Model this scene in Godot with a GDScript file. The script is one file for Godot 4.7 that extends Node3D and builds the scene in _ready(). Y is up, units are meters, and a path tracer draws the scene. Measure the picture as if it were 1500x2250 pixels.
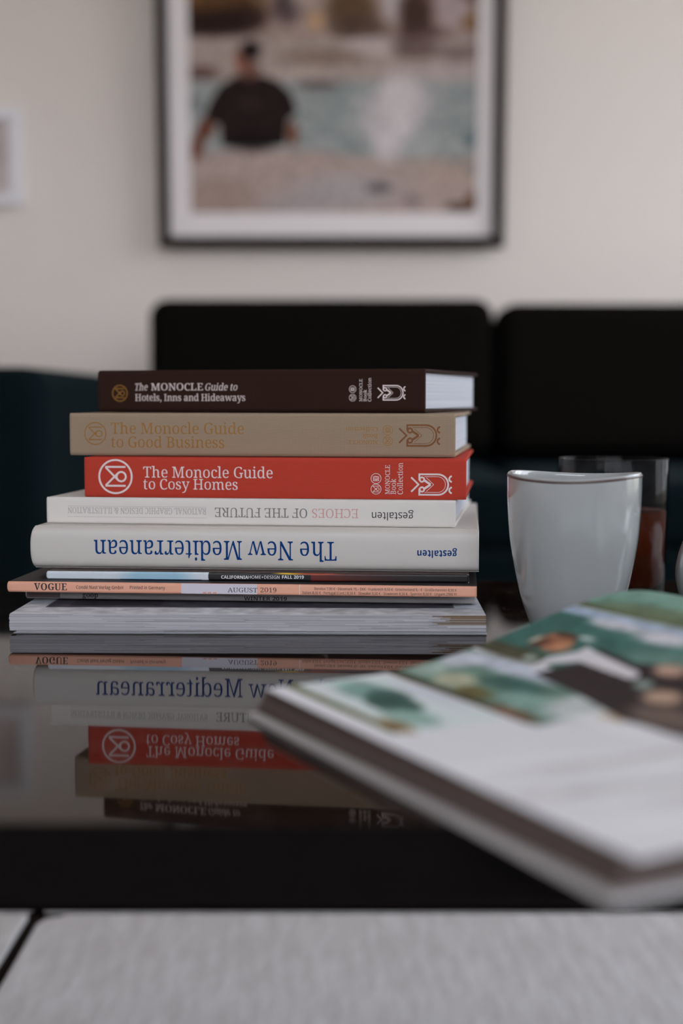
extends Node3D

# ------------------------------------------------------------------ tables of lettering and emblems
# book, words, font, x, baseline y, width, cap height (metres on the spine), turn, colour
const LETTERING := [
	["brown", "The", "italic", -0.0929, 0.0156, 0.0098, 0.00513, 0, "pale"],
	["brown", "MONOCLE", "serif", -0.0804, 0.0156, 0.0402, 0.00511, 0, "pale"],
	["brown", "Guide to", "italic", -0.0383, 0.0155, 0.0245, 0.00505, 0, "pale"],
	["brown", "Hotels, Inns and Hideaways", "serif", -0.0930, 0.0080, 0.0850, 0.00497, 0, "pale"],
	["brown", "MONOCLE", "serif", 0.0785, 0.0077, 0.0155, 0.00214, 90, "pale"],
	["brown", "Book", "serif", 0.0816, 0.0077, 0.0082, 0.00230, 90, "pale"],
	["brown", "Collection", "serif", 0.0849, 0.0077, 0.0164, 0.00246, 90, "pale"],
	["tan", "The Monocle Guide", "serif", -0.1049, 0.0152, 0.0946, 0.00762, 0, "gold"],
	["tan", "to Good Business", "serif", -0.1051, 0.0056, 0.0809, 0.00764, 0, "gold"],
	["tan", "MONOCLE", "serif", 0.0826, 0.0113, 0.0206, 0.00263, 180, "gold"],
	["tan", "Book", "serif", 0.0826, 0.0157, 0.0106, 0.00294, 180, "gold"],
	["tan", "Collection", "serif", 0.0826, 0.0202, 0.0219, 0.00278, 180, "gold"],
	["red", "The Monocle Guide", "serif", -0.0893, 0.0136, 0.0896, 0.00749, 0, "pale"],
	["red", "to Cosy Homes", "serif", -0.0894, 0.0056, 0.0656, 0.00719, 0, "pale"],
	["red", "MONOCLE", "serif", 0.0799, 0.0034, 0.0196, 0.00307, 90, "pale"],
	["red", "Book", "serif", 0.0840, 0.0034, 0.0104, 0.00353, 90, "pale"],
	["red", "Collection", "serif", 0.0886, 0.0034, 0.0211, 0.00352, 90, "pale"],
	["echo", "RATIONAL GRAPHIC DESIGN & ILLUSTRATION", "light", -0.0281, 0.0112, 0.0973, 0.00419, 180, "grey"],
	["echo", "OF THE FUTURE", "light", 0.0412, 0.0118, 0.0633, 0.00630, 180, "dark"],
	["echo", "ECHOES", "light", 0.0759, 0.0118, 0.0314, 0.00612, 180, "pink"],
	["echo", "gestalten", "sans", 0.1128, 0.0099, 0.0278, 0.00517, 180, "ink"],
	["newmed", "The New Mediterranean", "serif", 0.0558, 0.0196, 0.1637, 0.01261, 180, "blue"],
	["newmed", "gestalten", "bold", 0.1353, 0.0145, 0.0261, 0.00467, 180, "blue"],
	["calif", "CALIFORNIA", "bold", -0.0230, 0.0013, 0.0178, 0.00212, 0, "white"],
	["calif", "HOME+DESIGN", "sans", -0.0049, 0.0015, 0.0205, 0.00211, 0, "white"],
	["calif", "FALL 2019", "bold", 0.0173, 0.0017, 0.0144, 0.00211, 0, "white"],
	["vogue", "VOGUE", "didone", -0.1358, 0.0015, 0.0219, 0.00457, 0, "ink"],
	["vogue", "Condé Nast Verlag GmbH", "sans", -0.1076, 0.0026, 0.0312, 0.00219, 0, "ink"],
	["vogue", "Printed in Germany", "sans", -0.0719, 0.0028, 0.0233, 0.00215, 0, "ink"],
	["vogue", "AUGUST", "light", -0.0075, 0.0015, 0.0194, 0.00289, 0, "ink"],
	["vogue", "2019", "light", 0.0139, 0.0017, 0.0104, 0.00297, 0, "ink"],
	["vogue", "Benelux 7,90 € · Dänemark 70,– DKK · Frankreich 8,50 € · Griechenland 9,– € · Großbritannien 8,90 €", "sans", 0.0491, 0.0036, 0.0913, 0.00169, 0, "ink"],
	["vogue", "Italien 8,50 € · Portugal (Cont.) 8,50 € · Slowakei 9,50 € · Slowenien 8,50 € · Spanien 8,50 € · Ungarn 2990 Ft", "sans", 0.0412, 0.0009, 0.0993, 0.00169, 0, "ink"],
	["goop", "goop", "didone", -0.1119, 0.0012, 0.0106, 0.00338, 0, "ink"],
	["goop", "WINTER 2019", "bold", -0.0024, 0.0005, 0.0286, 0.00253, 0, "ink"],
]
const EMBLEMS := [
	["brown", "hourglass", -0.1051, 0.0136, 0.00600, "gold", 1.20],
	["brown", "hourglass", 0.0715, 0.0103, 0.00254, "pale", 1.00],
	["brown", "book", 0.0715, 0.0162, 0.00254, "pale", 1.00],
	["brown", "owl", 0.0993, 0.0137, 0.01010, "pale", 0.00],
	["tan", "hourglass", -0.1163, 0.0153, 0.00797, "gold", 0.80],
	["tan", "hourglass", 0.0894, 0.0111, 0.00341, "gold", 1.00],
	["tan", "book", 0.0894, 0.0183, 0.00340, "gold", 1.00],
	["tan", "owl", 0.1108, 0.0147, 0.01420, "bronze", 0.00],
	["red", "hourglass", -0.1088, 0.0141, 0.01188, "pale", 1.00],
	["red", "hourglass", 0.0706, 0.0068, 0.00352, "pale", 1.00],
	["red", "book", 0.0706, 0.0139, 0.00352, "pale", 1.00],
	["red", "owl", 0.1076, 0.0101, 0.01386, "pale", 0.00],
]

var materials := {}
var fonts := {}
var spine_fronts := {}   # book name -> [node, spine thickness, bulge]
var rng := RandomNumberGenerator.new()

# ------------------------------------------------------------------ helpers
func col(r: float, g: float, b: float) -> Color:
	return Color(r / 255.0, g / 255.0, b / 255.0)

func mat(id: String, c: Color, rough := 0.6, spec := 0.5) -> StandardMaterial3D:
	if materials.has(id):
		return materials[id]
	var m := StandardMaterial3D.new()
	m.resource_name = id
	m.albedo_color = c
	m.roughness = rough
	m.metallic_specular = spec
	materials[id] = m
	return m

func begin() -> SurfaceTool:
	var st := SurfaceTool.new()
	st.begin(Mesh.PRIMITIVE_TRIANGLES)
	return st

func obj(called: String, mesh: Mesh, m: Material, parent: Node = self) -> MeshInstance3D:
	var o := MeshInstance3D.new()
	o.name = called
	o.mesh = mesh
	o.material_override = m
	parent.add_child(o, true)
	return o

func thing(called: String, label: String, category: String, at := Vector3.ZERO, turn := 0.0, group := "") -> Node3D:
	var o := Node3D.new()
	o.name = called
	add_child(o, true)
	o.position = at
	o.rotation.y = turn
	o.set_meta("label", label)
	o.set_meta("category", category)
	if group != "":
		o.set_meta("group", group)
	return o

func struct(o: Node, label: String, category: String) -> Node:
	o.set_meta("kind", "structure")
	o.set_meta("label", label)
	o.set_meta("category", category)
	return o

func stuff(o: Node) -> Node:
	o.set_meta("kind", "stuff")
	return o

func quad(st: SurfaceTool, a: Vector3, b: Vector3, c: Vector3, d: Vector3, n: Vector3) -> void:
	# a b c d counter-clockwise seen from n; front faces run clockwise
	for p in [a, c, b, a, d, c]:
		st.set_normal(n)
		st.add_vertex(p)

func quad_uv(st: SurfaceTool, p: Array, n: Vector3, uv := Rect2(0, 0, 1, 1)) -> void:
	# corners: bottom-left, bottom-right, top-right, top-left
	var t := [Vector2(uv.position.x, uv.end.y), uv.end, Vector2(uv.end.x, uv.position.y), uv.position]
	for k in [0, 2, 1, 0, 3, 2]:
		st.set_normal(n)
		st.set_uv(t[k])
		st.add_vertex(p[k])

func box(st: SurfaceTool, lo: Vector3, hi: Vector3) -> void:
	var x := [lo.x, hi.x]
	var y := [lo.y, hi.y]
	var z := [lo.z, hi.z]
	var v := func(i: int, j: int, k: int) -> Vector3: return Vector3(x[i], y[j], z[k])
	quad(st, v.call(0, 0, 1), v.call(1, 0, 1), v.call(1, 1, 1), v.call(0, 1, 1), Vector3.BACK)
	quad(st, v.call(1, 0, 0), v.call(0, 0, 0), v.call(0, 1, 0), v.call(1, 1, 0), Vector3.FORWARD)
	quad(st, v.call(1, 0, 1), v.call(1, 0, 0), v.call(1, 1, 0), v.call(1, 1, 1), Vector3.RIGHT)
	quad(st, v.call(0, 0, 0), v.call(0, 0, 1), v.call(0, 1, 1), v.call(0, 1, 0), Vector3.LEFT)
	quad(st, v.call(0, 1, 1), v.call(1, 1, 1), v.call(1, 1, 0), v.call(0, 1, 0), Vector3.UP)
	quad(st, v.call(0, 0, 0), v.call(1, 0, 0), v.call(1, 0, 1), v.call(0, 0, 1), Vector3.DOWN)

func rbox(st: SurfaceTool, lo: Vector3, hi: Vector3, r: float, k := 3, inner := 1, shape_ = null) -> void:
	# a box with rounded edges; inner > 1 divides its flat faces, shape(p, n) may move its points
	var c := (lo + hi) / 2.0
	var h := (hi - lo) / 2.0
	r = minf(r, minf(h.x, minf(h.y, h.z)) * 0.999)
	var lines := []
	for a in 3:
		var l := []
		for i in k + 1:
			l.append(-h[a] + r * (1.0 - cos(float(i) / k * PI / 2.0) if false else 1.0 - tan((1.0 - float(i) / k) * PI / 4.0)))
		for i in range(1, inner):
			l.append(lerpf(-h[a] + r, h[a] - r, float(i) / inner))
		for i in k + 1:
			l.append(h[a] - r * (1.0 - tan(float(i) / k * PI / 4.0)))
		lines.append(l)
	var inside := h - Vector3.ONE * r
	for a in 3:
		var b := (a + 1) % 3
		var d := (a + 2) % 3
		for s in [-1.0, 1.0]:
			var nb: int = lines[b].size()
			var nd: int = lines[d].size()
			var pts := []
			var nor := []
			for i in nb:
				for j in nd:
					var p := Vector3.ZERO
					p[a] = s * h[a]
					p[b] = lines[b][i]
					p[d] = lines[d][j]
					var q := p.clamp(-inside, inside)
					var n := (p - q).normalized()
					var w := q + n * r
					if shape_ != null:
						w = shape_.call(w, h)
					pts.append(c + w)
					nor.append(n)
			for i in nb - 1:
				for j in nd - 1:
					var f := [i * nd + j, (i + 1) * nd + j, (i + 1) * nd + j + 1, i * nd + j + 1]
					if s < 0:
						f.reverse()
					for t in [0, 2, 1, 0, 3, 2]:
						st.set_normal(nor[f[t]])
						st.add_vertex(pts[f[t]])

func rounded(lo: Vector3, hi: Vector3, r: float, k := 3, inner := 1, shape_ = null) -> ArrayMesh:
	var st := begin()
	rbox(st, lo, hi, r, k, inner, shape_)
	return st.commit()

func lathe(profile: Array, steps := 96, wave = null) -> ArrayMesh:
	var st := begin()
	var n := profile.size()
	for i in n:
		for j in steps + 1:
			var a := TAU * (j % steps) / steps
			var p: Vector2 = profile[i]
			var y := p.y
			if wave != null:
				y = wave.call(a, p.y)
			st.add_vertex(Vector3(cos(a) * p.x, y, sin(a) * p.x))
	for i in n - 1:
		for j in steps:
			var a := i * (steps + 1) + j
			var b := a + steps + 1
			for k in [a, b, a + 1, a + 1, b, b + 1]:
				st.add_index(k)
	st.generate_normals()
	return st.commit()

func curve_points(pts: Array, per := 6) -> Array:
	var out := []
	for i in pts.size() - 1:
		var a: Vector2 = pts[maxi(i - 1, 0)]
		var b: Vector2 = pts[i]
		var c: Vector2 = pts[i + 1]
		var d: Vector2 = pts[mini(i + 2, pts.size() - 1)]
		for k in per:
			out.append(b.cubic_interpolate(c, a, d, float(k) / per))
	out.append(pts[-1])
	return out

# ------------------------------------------------------------------ lettering and line emblems
func font(kind: String) -> Font:
	if not fonts.has(kind):
		var f := SystemFont.new()
		f.font_names = PackedStringArray(["Droid Sans"] if kind in ["sans", "bold"] else ["Droid Serif"])
		f.font_weight = 700 if kind in ["bold", "didone"] else 400
		var h := TextMesh.new()
		h.font = f
		h.font_size = 64
		h.pixel_size = 0.01
		h.depth = 0.02
		h.text = "H"
		var b := h.get_aabb()
		fonts[kind] = [f, b.position.y, b.size.y]
	return fonts[kind][0]

func letters(words: String, kind: String, width: float, cap: float, thick := 0.00016) -> ArrayMesh:
	var t := TextMesh.new()
	t.font = font(kind)
	t.font_size = 64
	t.pixel_size = 0.01
	t.depth = 0.02
	t.curve_step = 1.0
	t.text = words
	var arrays := t.get_mesh_arrays()
	var v: PackedVector3Array = arrays[Mesh.ARRAY_VERTEX]
	var lo := 1e9
	var hi := -1e9
	var base: float = fonts[kind][1]
	var k: float = cap / fonts[kind][2]
	var lean := 0.22 if kind == "italic" else 0.0
	for p in v:
		lo = minf(lo, p.x + lean * (p.y - base))
		hi = maxf(hi, p.x + lean * (p.y - base))
	for i in v.size():
		var p := v[i]
		v[i] = Vector3((p.x + lean * (p.y - base) - lo) * width / (hi - lo), (p.y - base) * k, p.z * thick / 0.02)
	arrays[Mesh.ARRAY_VERTEX] = v
	var m := ArrayMesh.new()
	m.add_surface_from_arrays(Mesh.PRIMITIVE_TRIANGLES, arrays)
	return m

var stroke_level := 0

func stroke(st: SurfaceTool, pts: Array, w: float, t := 0.0001) -> void:
	# a printed line of width w along pts with mitred corners, standing t proud of z = 0; each stroke lies a hair above the one before
	stroke_level = (stroke_level + 1) % 24
	var z := t + stroke_level * 0.000003
	var n := pts.size()
	var closed: bool = n > 3 and pts[0].distance_to(pts[n - 1]) < w * 0.05
	var side := []
	for i in n:
		var a: Vector2 = pts[i - 1] if i > 0 else (pts[n - 2] if closed else pts[0])
		var b: Vector2 = pts[i]
		var c: Vector2 = pts[i + 1] if i + 1 < n else (pts[1] if closed else pts[n - 1])
		var d0 := (b - a).normalized()
		var d1 := (c - b).normalized()
		if d0 == Vector2.ZERO:
			d0 = d1
		if d1 == Vector2.ZERO:
			d1 = d0
		var o := (d0.orthogonal() + d1.orthogonal()).normalized()
		side.append(o * w / 2.0 / maxf(0.4, o.dot(d1.orthogonal())))
	for i in n - 1:
		var a: Vector2 = pts[i]
		var b: Vector2 = pts[i + 1]
		var c := [a + side[i], a - side[i], b - side[i + 1], b + side[i + 1]]
		for k in [0, 1, 2, 0, 2, 3]:
			st.set_normal(Vector3.BACK)
			st.add_vertex(Vector3(c[k].x, c[k].y, z))
		var s := (b - a).normalized().orthogonal()
		quad(st, Vector3(c[0].x, c[0].y, 0), Vector3(c[3].x, c[3].y, 0), Vector3(c[3].x, c[3].y, z), Vector3(c[0].x, c[0].y, z), Vector3(s.x, s.y, 0))
		quad(st, Vector3(c[2].x, c[2].y, 0), Vector3(c[1].x, c[1].y, 0), Vector3(c[1].x, c[1].y, z), Vector3(c[2].x, c[2].y, z), -Vector3(s.x, s.y, 0))

func arc(c: Vector2, r: float, from: float, to: float, n := 24) -> Array:
	var out := []
	for i in n + 1:
		var a := deg_to_rad(lerpf(from, to, float(i) / n))
		out.append(c + Vector2(cos(a), sin(a)) * r)
	return out

func emblem(kind: String, r: float, bold: float) -> ArrayMesh:
	var st := begin()
	var v := func(x: float, y: float) -> Vector2: return Vector2(x, y) * r
	if kind == "owl":
		# drawn lying down; 158 units across its half length
		var u := func(x: float, y: float) -> Vector2: return Vector2(x - 1036.0, 962.0 - y) * r / 158.0
		var w := 13.0 * r / 158.0
		stroke(st, [u.call(884, 908), u.call(940, 962), u.call(884, 1018)], w)
		for s in [-1.0, 1.0]:
			stroke(st, [u.call(946, 962 + s * 32), u.call(946, 962 + s * 78), u.call(1088, 962 + s * 78)], w)
			stroke(st, arc(u.call(966, 962 + s * 38), 17.0 * r / 158.0, 0, 360), w)
			stroke(st, [u.call(982, 962 + s * 34), u.call(1032, 962)], 17.0 * r / 158.0)
			stroke(st, [u.call(985, 962 + s * 60), u.call(1085, 962 + s * 60)], 4.0 * r / 158.0)
			stroke(st, [u.call(1000, 962 + s * 52), u.call(1056, 962)], 4.0 * r / 158.0)
			stroke(st, arc(u.call(1196, 962 + s * 43), 22.0 * r / 158.0, 95, 265, 14), w)
		stroke(st, arc(u.call(1088, 962), 78.0 * r / 158.0, -90, 90), w)
		stroke(st, arc(u.call(1085, 962), 60.0 * r / 158.0, -90, 90), 4.0 * r / 158.0)
		return st.commit()
	var w := 0.095 * r * bold
	stroke(st, arc(Vector2.ZERO, r * 0.96, 0, 360, 48), w)
	if kind == "book":
		stroke(st, [v.call(-0.5, 0.42), v.call(-0.5, -0.42), v.call(0.5, -0.42), v.call(0.5, 0.42)], w)
		stroke(st, [v.call(-0.3, 0.42), v.call(0.3, 0.42), v.call(0.3, -0.2), v.call(-0.3, -0.2), v.call(-0.3, 0.42)], w)
		stroke(st, [v.call(0, 0.42), v.call(0, -0.42)], w)
	else:
		stroke(st, [v.call(-0.6, 0.56), v.call(0.6, 0.56)], w)
		stroke(st, [v.call(-0.6, -0.53), v.call(0.6, -0.53)], w)
		stroke(st, [v.call(-0.58, 0.54), v.call(0.16, -0.21)], w)
		stroke(st, [v.call(-0.58, -0.51), v.call(0.16, 0.21)], w)
		stroke(st, arc(v.call(0.34, 0), 0.27 * r, 0, 360, 32), w)
	return st.commit()

# ------------------------------------------------------------------ painted prints (what is printed on paper)
func blob(im: Image, x: float, y: float, rx: float, ry: float, c: Color, strength := 1.0, turn := 0.0, edge := 0.6) -> void:
	var reach := maxf(rx, ry) * 1.05
	for j in range(maxi(0, int(y - reach)), mini(im.get_height(), int(y + reach) + 1)):
		for i in range(maxi(0, int(x - reach)), mini(im.get_width(), int(x + reach) + 1)):
			var p := Vector2(i - x, j - y).rotated(-turn)
			var d := Vector2(p.x / rx, p.y / ry).length()
			if d < 1.0:
				var a := strength * smoothstep(1.0, 1.0 - edge, d)
				im.set_pixel(i, j, im.get_pixel(i, j).lerp(c, a))

func shape(im: Image, pts: PackedVector2Array, c: Color, strength := 1.0) -> void:
	var b := Rect2(pts[0], Vector2.ZERO)
	for p in pts:
		b = b.expand(p)
	for j in range(maxi(0, int(b.position.y)), mini(im.get_height(), int(b.end.y) + 1)):
		for i in range(maxi(0, int(b.position.x)), mini(im.get_width(), int(b.end.x) + 1)):
			if Geometry2D.is_point_in_polygon(Vector2(i + 0.5, j + 0.5), pts):
				im.set_pixel(i, j, im.get_pixel(i, j).lerp(c, strength))

func printed(id: String, im: Image, rough := 0.4) -> StandardMaterial3D:
	var m := mat(id, Color.WHITE, rough, 0.5)
	m.albedo_texture = ImageTexture.create_from_image(im)
	m.texture_repeat = false
	m.metallic_specular = 0.2 if rough >= 0.5 else 0.5
	return m

func noise_tint(im: Image, seed_: int, freq: float, amount: float, stretch := Vector2.ONE, below := 2.0) -> void:
	var n := FastNoiseLite.new()
	n.seed = seed_
	n.frequency = freq
	n.fractal_octaves = 4
	for j in im.get_height():
		for i in im.get_width():
			var k := 1.0 + amount * n.get_noise_2d(i * stretch.x, j * stretch.y)
			var c := im.get_pixel(i, j)
			if c.g < below:
				im.set_pixel(i, j, Color(c.r * k, c.g * k, c.b * k))

func seaside_print() -> Image:
	# units of the painting: 1088 wide, 830 from its lower edge up to where the frame is cut, more above
	var w := 476
	var s := w / 1088.0
	var hgt := int(1430 * s)
	var im := Image.create(w, hgt, false, Image.FORMAT_RGB8)
	var top := 600.0   # units above the lower 830
	im.fill(col(150, 138, 132))
	var B := func(x: float, y: float, rx: float, ry: float, c: Color, k := 1.0, turn := 0.0, edge := 0.6) -> void:
		blob(im, (x - 212) * s, (y + top) * s, rx * s, ry * s, c, k, turn, edge)
	# sky and far trees above
	im.fill_rect(Rect2i(0, 0, w, int(top * 0.75 * s)), col(176, 172, 174))
	im.fill_rect(Rect2i(0, int(top * 0.75 * s), w, int(360 * s)), col(146, 130, 124))
	for k in 26:
		B.call(rng.randf_range(200, 1320), rng.randf_range(-420, -60), rng.randf_range(80, 190), rng.randf_range(70, 150), [col(108, 88, 74), col(128, 104, 84), col(92, 76, 68)][k % 3], 0.8)
	B.call(320, 60, 260, 130, col(104, 78, 52), 1.0)
	B.call(300, 130, 230, 70, col(62, 46, 42), 0.9)
	B.call(420, 110, 130, 70, col(66, 50, 46), 0.8)
	B.call(225, 20, 60, 40, col(150, 108, 62), 0.6)
	B.call(580, 70, 70, 90, col(96, 82, 86), 0.9)
	B.call(575, 50, 34, 44, col(70, 60, 66), 0.7)
	B.call(640, 20, 100, 70, col(160, 148, 142), 0.5)
	B.call(690, 120, 44, 50, col(176, 140, 104), 0.8)
	B.call(820, 80, 130, 120, col(104, 84, 66), 1.0)
	B.call(850, 150, 150, 70, col(92, 76, 68), 0.8)
	B.call(980, 40, 60, 110, col(164, 158, 164), 0.9)
	B.call(1060, 90, 90, 120, col(84, 66, 60), 1.0)
	B.call(1080, 180, 130, 70, col(88, 70, 68), 0.9)
	B.call(1195, 60, 80, 120, col(152, 140, 146), 0.8)
	B.call(1280, 20, 60, 50, col(100, 76, 74), 0.8)
	B.call(1275, 125, 60, 44, col(128, 94, 58), 0.8)
	B.call(1150, 210, 190, 70, col(118, 98, 96), 0.8)
	B.call(1240, 200, 90, 60, col(146, 132, 136), 0.7)
	# the far bank
	im.fill_rect(Rect2i(0, int((185 + top) * s), w, int(150 * s)), col(150, 138, 134))
	B.call(280, 220, 150, 50, col(150, 138, 136), 0.9)
	B.call(260, 310, 90, 40, col(104, 80, 76), 0.9)
	B.call(720, 250, 220, 40, col(124, 108, 98), 0.8)
	B.call(900, 210, 130, 50, col(168, 158, 160), 0.7)
	B.call(1060, 215, 120, 60, col(96, 78, 76), 0.7)
	B.call(1230, 235, 130, 40, col(112, 96, 96), 0.7)
	B.call(620, 318, 190, 26, col(162, 148, 144), 0.8)
	# water
	im.fill_rect(Rect2i(0, int((335 + top) * s), w, int(280 * s)), col(134, 142, 144))
	B.call(700, 352, 120, 26, col(96, 88, 88), 0.8)
	B.call(1180, 310, 180, 40, col(154, 146, 148), 0.9)
	for k in 90:
		var y := rng.randf_range(370, 660)
		B.call(rng.randf_range(560, 1310), y, rng.randf_range(30, 80), rng.randf_range(8, 20), [col(120, 136, 138), col(150, 154, 158), col(112, 126, 130), col(140, 148, 150)][k % 4], 0.7)
	B.call(1285, 545, 60, 50, col(92, 114, 120), 0.8)
	B.call(235, 430, 40, 60, col(112, 120, 126), 0.8)
	B.call(245, 500, 34, 70, col(150, 160, 168), 0.8)
	# the white splash
	B.call(985, 470, 190, 210, col(164, 162, 168), 0.75, 0.0, 1.0)
	B.call(1080, 400, 120, 130, col(160, 158, 164), 0.6, 0.0, 1.0)
	B.call(1000, 420, 110, 160, col(176, 172, 178), 0.95)
	B.call(960, 540, 90, 130, col(174, 172, 178), 0.9)
	B.call(910, 470, 80, 110, col(164, 164, 168), 0.6)
	B.call(1080, 580, 70, 60, col(150, 158, 160), 0.6)
	# pale shore
	var shore := PackedVector2Array()
	for q in [Vector2(212, 600), Vector2(420, 590), Vector2(700, 592), Vector2(860, 620), Vector2(1000, 660), Vector2(1160, 665), Vector2(1310, 720), Vector2(1310, 840), Vector2(212, 840)]:
		shore.append(Vector2((q.x - 212) * s, (q.y + top) * s))
	shape(im, shore, col(154, 140, 136))
	B.call(330, 760, 190, 100, col(146, 128, 122), 0.8)
	B.call(800, 740, 280, 90, col(150, 146, 150), 0.9)
	B.call(620, 790, 200, 60, col(146, 140, 146), 0.7)
	B.call(930, 730, 66, 26, col(92, 84, 92), 0.9)
	B.call(1050, 780, 40, 40, col(128, 118, 122), 0.8)
	B.call(1230, 800, 70, 24, col(84, 62, 56), 0.9)
	B.call(1280, 775, 34, 40, col(110, 76, 50), 0.9)
	B.call(1180, 690, 120, 30, col(158, 140, 132), 0.7)
	# the figure seen from behind
	var torso := PackedVector2Array()
	for q in [Vector2(395, 318), Vector2(500, 318), Vector2(560, 345), Vector2(600, 385), Vector2(622, 450), Vector2(585, 480), Vector2(575, 575), Vector2(335, 580), Vector2(330, 500), Vector2(270, 470), Vector2(290, 420), Vector2(330, 355)]:
		torso.append(Vector2((q.x - 212) * s, (q.y + top) * s))
	B.call(275, 510, 44, 64, col(112, 68, 52), 1.0, 0.5)
	B.call(240, 580, 34, 70, col(116, 70, 54), 1.0, 0.25)
	B.call(602, 530, 28, 62, col(120, 72, 50), 1.0, -0.05)
	shape(im, torso, col(60, 47, 46))
	B.call(450, 560, 120, 50, col(44, 34, 34), 0.7)
	B.call(440, 420, 80, 30, col(78, 64, 62), 0.5)
	B.call(440, 300, 56, 50, col(112, 80, 70), 0.9)
	B.call(410, 262, 36, 54, col(142, 94, 80), 1.0)
	B.call(446, 226, 54, 48, col(52, 40, 40), 1.0)
	noise_tint(im, 3, 0.05, 0.12)
	im.adjust_bcs(1.1, 1.38, 0.68)
	for j in im.get_height():
		for i in im.get_width():
			var c := im.get_pixel(i, j)
			im.set_pixel(i, j, Color(c.r, c.g * 0.965, c.b * 0.94))
	return im

func open_page_print() -> Image:
	# x runs from the outer edge (0) to the gutter (0.29 m), y from the far end (0) to the near end (0.277 m)
	var n := 560
	var im := Image.create(n, n, false, Image.FORMAT_RGB8)
	im.fill(col(233, 232, 236))
	var s := n / 0.29
	var B := func(u: float, v: float, ru: float, rv: float, c: Color, k := 1.0, turn := 0.0, edge := 0.6) -> void:
		blob(im, v * s, u * s, rv * s, ru * s, c, k, turn, edge)
	var R := func(u0: float, u1: float, v0: float, v1: float, c: Color) -> void:
		im.fill_rect(Rect2i(int(v0 * s), int(u0 * s), int((v1 - v0) * s), int((u1 - u0) * s)), c)
	# first narrow photograph
	R.call(0.0, 0.115, 0.021, 0.071, col(222, 232, 232))
	R.call(0.0, 0.112, 0.019, 0.025, col(108, 114, 72))
	B.call(0.02, 0.032, 0.02, 0.012, col(226, 230, 232), 0.9)
	B.call(0.03, 0.046, 0.035, 0.016, col(128, 168, 156), 0.9)
	B.call(0.062, 0.044, 0.026, 0.013, col(62, 96, 86), 1.0, 0.0, 0.4)
	B.call(0.045, 0.05, 0.02, 0.012, col(58, 92, 84), 0.9)
	B.call(0.09, 0.038, 0.026, 0.014, col(146, 182, 170), 0.9)
	B.call(0.1, 0.026, 0.02, 0.006, col(142, 104, 62), 0.9)
	B.call(0.055, 0.066, 0.05, 0.007, col(214, 218, 228), 0.9)
	# second photograph
	R.call(0.0, 0.135, 0.074, 0.121, col(112, 142, 128))
	R.call(0.0, 0.13, 0.073, 0.079, col(72, 66, 42))
	B.call(0.012, 0.108, 0.02, 0.016, col(214, 218, 228), 0.95)
	B.call(0.05, 0.114, 0.06, 0.01, col(206, 212, 226), 0.95)
	B.call(0.012, 0.09, 0.016, 0.012, col(176, 196, 186), 0.9)
	B.call(0.04, 0.088, 0.022, 0.012, col(196, 194, 166), 0.9)
	B.call(0.066, 0.083, 0.02, 0.008, col(110, 92, 48), 0.8)
	B.call(0.072, 0.1, 0.032, 0.011, col(66, 104, 96), 0.9)
	B.call(0.1, 0.09, 0.03, 0.012, col(146, 180, 170), 0.8)
	B.call(0.108, 0.077, 0.026, 0.005, col(132, 84, 54), 0.9)
	B.call(0.13, 0.1, 0.03, 0.022, col(216, 220, 220), 0.9)
	# third photograph with a lying figure in a dark coat
	R.call(0.0, 0.2, 0.124, 0.183, col(70, 112, 104))
	R.call(0.0, 0.05, 0.123, 0.134, col(76, 84, 66))
	B.call(0.03, 0.126, 0.04, 0.008, col(84, 80, 62), 0.8)
	B.call(0.09, 0.167, 0.07, 0.012, col(80, 124, 116), 0.9)
	R.call(0.0, 0.2, 0.174, 0.182, col(170, 188, 210))
	B.call(0.05, 0.172, 0.03, 0.007, col(224, 222, 230), 0.9)
	B.call(0.09, 0.17, 0.03, 0.009, col(226, 220, 228), 0.9)
	B.call(0.14, 0.172, 0.04, 0.012, col(170, 184, 186), 0.9)
	B.call(0.115, 0.152, 0.04, 0.012, col(126, 158, 148), 0.7)
	B.call(0.16, 0.16, 0.05, 0.02, col(120, 140, 132), 0.8)
	var coat := PackedVector2Array()
	for q in [Vector2(0.066, 0.115), Vector2(0.075, 0.136), Vector2(0.07, 0.149), Vector2(0.105, 0.145), Vector2(0.124, 0.15), Vector2(0.2, 0.15), Vector2(0.2, 0.102), Vector2(0.154, 0.101), Vector2(0.113, 0.109)]:
		coat.append(Vector2(q.y, q.x) * s)
	shape(im, coat, col(58, 49, 50))
	B.call(0.17, 0.112, 0.034, 0.012, col(128, 110, 100), 0.9)
	B.call(0.039, 0.145, 0.0165, 0.0095, col(178, 122, 94), 1.0, 0.3, 0.25)
	B.call(0.031, 0.141, 0.008, 0.008, col(92, 60, 48), 0.8)
	B.call(0.038, 0.1525, 0.014, 0.0035, col(84, 56, 42), 0.9)
	B.call(0.048, 0.143, 0.008, 0.0055, col(206, 150, 112), 0.8)
	B.call(0.0235, 0.143, 0.004, 0.006, col(222, 202, 182), 0.8)
	B.call(0.044, 0.127, 0.008, 0.004, col(196, 216, 206), 0.8)
	B.call(0.052, 0.154, 0.01, 0.003, col(214, 228, 222), 0.8)
	var sleeve := PackedVector2Array()
	for q in [Vector2(0.056, 0.119), Vector2(0.053, 0.132), Vector2(0.062, 0.142), Vector2(0.062, 0.148), Vector2(0.072, 0.1455), Vector2(0.115, 0.139), Vector2(0.119, 0.135), Vector2(0.116, 0.1325), Vector2(0.089, 0.134), Vector2(0.075, 0.135), Vector2(0.061, 0.127), Vector2(0.064, 0.118)]:
		sleeve.append(Vector2(q.y, q.x) * s)
	shape(im, sleeve, col(228, 224, 228))
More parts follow.
